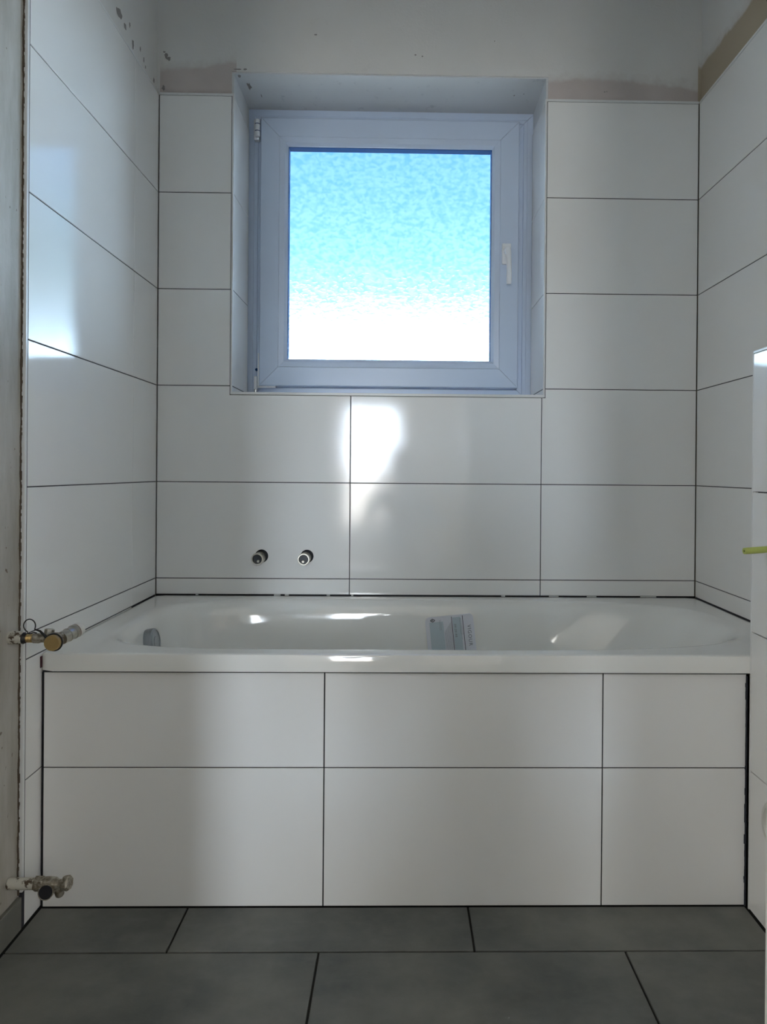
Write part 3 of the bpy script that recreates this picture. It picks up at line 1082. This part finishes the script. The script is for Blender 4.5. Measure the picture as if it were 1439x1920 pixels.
# ------------------------------------------------------------------ pipes in the low wall
hs = obj('plastic_hose', bmesh.new(), M_GREEN)
bm = tube(bmesh.new(), [(PX + .012, -.880, .7925), (.64, -.886, .791), (.60, -.891, .7885), (.588, -.893, .788)], [.0066, .0066, .0066, .0062], 20)
bm.to_mesh(hs.data); bm.free()
for p in hs.data.polygons:
    p.use_smooth = len(p.vertices) < 5
tag(hs, 'yellow-green plastic hose end sticking out of the low tiled wall', 'hose')
bo = obj('hose_bore', lathe(bmesh.new(), (.5885, -.893, .788), (-1, -.05, -.05), [(0, .0022), (.0012, .0022)], 12), mat('green_bore', (.12, .14, .03), .7), None)
child_at(bo, hs)
wp = empty('waste_pipe', (PX, -.872, .235))
tag(wp, 'white waste pipe stub low on the tiled wall at the right edge', 'pipe')
child_at(obj('foam_ring', lathe(bmesh.new(), (PX + .001, -.872, .232), (-1, 0, 0), [(0, .054), (.003, .054), (.004, .050)], 40), M_FOAM, None, True), wp)
child_at(obj('socket', lathe(bmesh.new(), (PX, -.876, .236), (-1, 0, 0), [(0, .049), (.012, .049), (.014, .047), (.014, .040), (.006, .039)], 40), M_BONE, None, True), wp)

# ------------------------------------------------------------------ the photographer, seen only as a dark reflection in the tiles
def skinned(name, nodes, edges, m, root=0, sub=1):
    me = bpy.data.meshes.new(name)
    me.from_pydata([n[0] for n in nodes], edges, [])
    o = link(name, me, m)
    sk = o.modifiers.new('skin', 'SKIN')
    for v, n in zip(me.skin_vertices[0].data, nodes):
        r = n[1]
        v.radius = r if isinstance(r, tuple) else (r, r)
    me.skin_vertices[0].data[root].use_root = True
    ss = o.modifiers.new('sub', 'SUBSURF')
    ss.levels = ss.render_levels = sub
    dg = bpy.context.evaluated_depsgraph_get()
    m2 = bpy.data.meshes.new_from_object(o.evaluated_get(dg))
    o.modifiers.clear()
    o.data = m2
    m2.name = name
    for p in m2.polygons:
        p.use_smooth = True
    if not m2.materials:
        m2.materials.append(m)
    return o


M_SKIN = mat('skin', (0.45, 0.29, 0.22), 0.5)
M_SHIRT = mat('dark_work_shirt', (0.05, 0.055, 0.065), 0.85)
M_TROUS = mat('dark_trousers', (0.035, 0.04, 0.05), 0.9)
M_HAIR = mat('dark_hair', (0.03, 0.022, 0.018), 0.6)
px, py = -.088, -2.62
per = empty('person', (px, py - .08, 0))
tag(per, 'person kneeling in the doorway in dark clothes holding up a phone, reflected in tiles', 'person')
nodes, edges = [], []


def nd(p, r, par=None):
    nodes.append(((px + p[0], py + p[1], p[2]), r))
    if par is not None:
        edges.append((par, len(nodes) - 1))
    return len(nodes) - 1


pel = nd((0, -.10, .24), .125)
wst = nd((0, -.06, .42), .115, pel)
cht = nd((0, -.01, .62), (.145, .11), wst)
clv = nd((0, .0, .76), .085, cht)
nck = nd((0, .015, .835), .052, clv)
skl = nd((0, .035, .91), .066, nck)
hd = nd((0, .045, .985), (.080, .092), skl)
tp = nd((0, .035, 1.055), .062, hd)
for sgn in (-1, 1):
    sh = nd((sgn * .165, -.005, .755), .055, clv)
    el = nd((sgn * .225, .085, .585), .043, sh)
    wr = nd((sgn * .115, .225, .815), .027, el)
    pm = nd((sgn * .110, .250, .865), (.030, .020), wr)
    for q, (dx, L) in enumerate(((.024, .060), (.008, .068), (-.008, .064), (-.022, .052))):
        k1 = nd((sgn * (.112 + dx * .4), .258, .900 - q * .004), .0095, pm)
        k2 = nd((sgn * (.100 + dx * .4), .272, .905 + L * .35), .0085, k1)
        nd((sgn * (.094 + dx * .3), .270, .905 + L * .6), .0075, k2)
    t1 = nd((sgn * .080, .246, .862), .0105, pm)
    nd((sgn * .062, .254, .880), .0085, t1)
    hip = nd((sgn * .10, -.06, .20), .095, pel)
    kn = nd((sgn * .15, .30, .085), .066, hip)
    an = nd((sgn * .13, -.12, .055), .042, kn)
    nd((sgn * .12, -.24, .045), .036, an)
child_at(skinned('body', nodes, edges, M_SKIN), per)
T = nodes
cl, ce = [], []
idx = {}
for i in (0, 1, 2, 3):
    idx[i] = len(cl)
    r = T[i][1]
    cl.append((T[i][0], tuple(v + .012 for v in r) if isinstance(r, tuple) else r + .012))
for k in range(3):
    ce.append((k, k + 1))
for i, (p, r) in enumerate(T):
    if (3, i) in edges and i != 4:
        a0 = len(cl)
        cl.append((p, r + .012)); ce.append((3, a0))
        j = [e[1] for e in edges if e[0] == i][0]
        cl.append((T[j][0], T[j][1] + .011)); ce.append((a0, a0 + 1))
        w_ = [e[1] for e in edges if e[0] == j][0]
        cl.append((tuple(Vector(T[w_][0]) * .9 + Vector(T[j][0]) * .1), T[w_][1] + .010)); ce.append((a0 + 1, a0 + 2))
child_at(skinned('shirt', cl, ce, M_SHIRT), per)
cl, ce = [(T[0][0], T[0][1] + .016)], []
for i, (p, r) in enumerate(T):
    if (0, i) in edges and i != 1:
        a0 = len(cl)
        cl.append((p, r + .012)); ce.append((0, a0))
        j = [e[1] for e in edges if e[0] == i][0]
        cl.append((T[j][0], T[j][1] + .012)); ce.append((a0, a0 + 1))
        w_ = [e[1] for e in edges if e[0] == j][0]
        cl.append((T[w_][0], T[w_][1] + .014)); ce.append((a0 + 1, a0 + 2))
child_at(skinned('trousers', cl, ce, M_TROUS), per)
hc = Vector((px, py + .030, 1.005))
bm = bmesh.new()
bmesh.ops.create_uvsphere(bm, u_segments=28, v_segments=18, radius=1)
for v in bm.verts:
    c = v.co.copy()
    front = max(0, c.y)
    v.co = hc + Vector((c.x * .090, c.y * .100 - .012, c.z * .098 + .012))
bmesh.ops.delete(bm, geom=[v for v in bm.verts if (v.co.y - hc.y > .035 and v.co.z - hc.z < .055) or v.co.z - hc.z < -.045], context='VERTS')
child_at(obj('hair', bm, M_HAIR, None, True), per)
fc = Vector((px, py + .045, .985))
for sgn in (-1, 1):
    bm = bmesh.new()
    bmesh.ops.create_uvsphere(bm, u_segments=14, v_segments=10, radius=.012)
    bmesh.ops.translate(bm, verts=bm.verts, vec=fc + Vector((sgn * .032, .074, .005)))
    child_at(obj('eye', bm, mat('eye', (.5, .5, .5), .2), None, True), per)
    bm = bmesh.new()
    bmesh.ops.create_uvsphere(bm, u_segments=14, v_segments=10, radius=1)
    for v in bm.verts:
        v.co = fc + Vector((sgn * .084 + v.co.x * .010, -.012 + v.co.y * .018, -.008 + v.co.z * .030))
    child_at(obj('ear', bm, M_SKIN, None, True), per)
bm = tube(bmesh.new(), [fc + Vector((0, .080, .012)), fc + Vector((0, .096, -.012)), fc + Vector((0, .100, -.026)), fc + Vector((0, .086, -.032))], [.007, .010, .013, .008], 10)
child_at(obj('nose', bm, M_SKIN, None, True), per)
bm = tube(bmesh.new(), [fc + Vector((x, .078 - abs(x) * .5, -.052)) for x in (-.022, -.010, 0, .010, .022)], [.003, .005, .005, .005, .003], 8)
child_at(obj('mouth', bm, mat('lips', (.35, .16, .14), .5), None, True), per)
ph = obj('phone', bevel_box(-.164, -.012, -2.350, -2.343, .885, .963, .003, 3), mat('dark_phone', (.02, .02, .022), .15), None, True)
tag(ph, 'dark phone held up in both hands by the kneeling person', 'phone')
child_at(obj('camera_bump', bevel_box(-.105, -.066, -2.3435, -2.3405, .918, .957, .001, 2), M_DARK), ph)
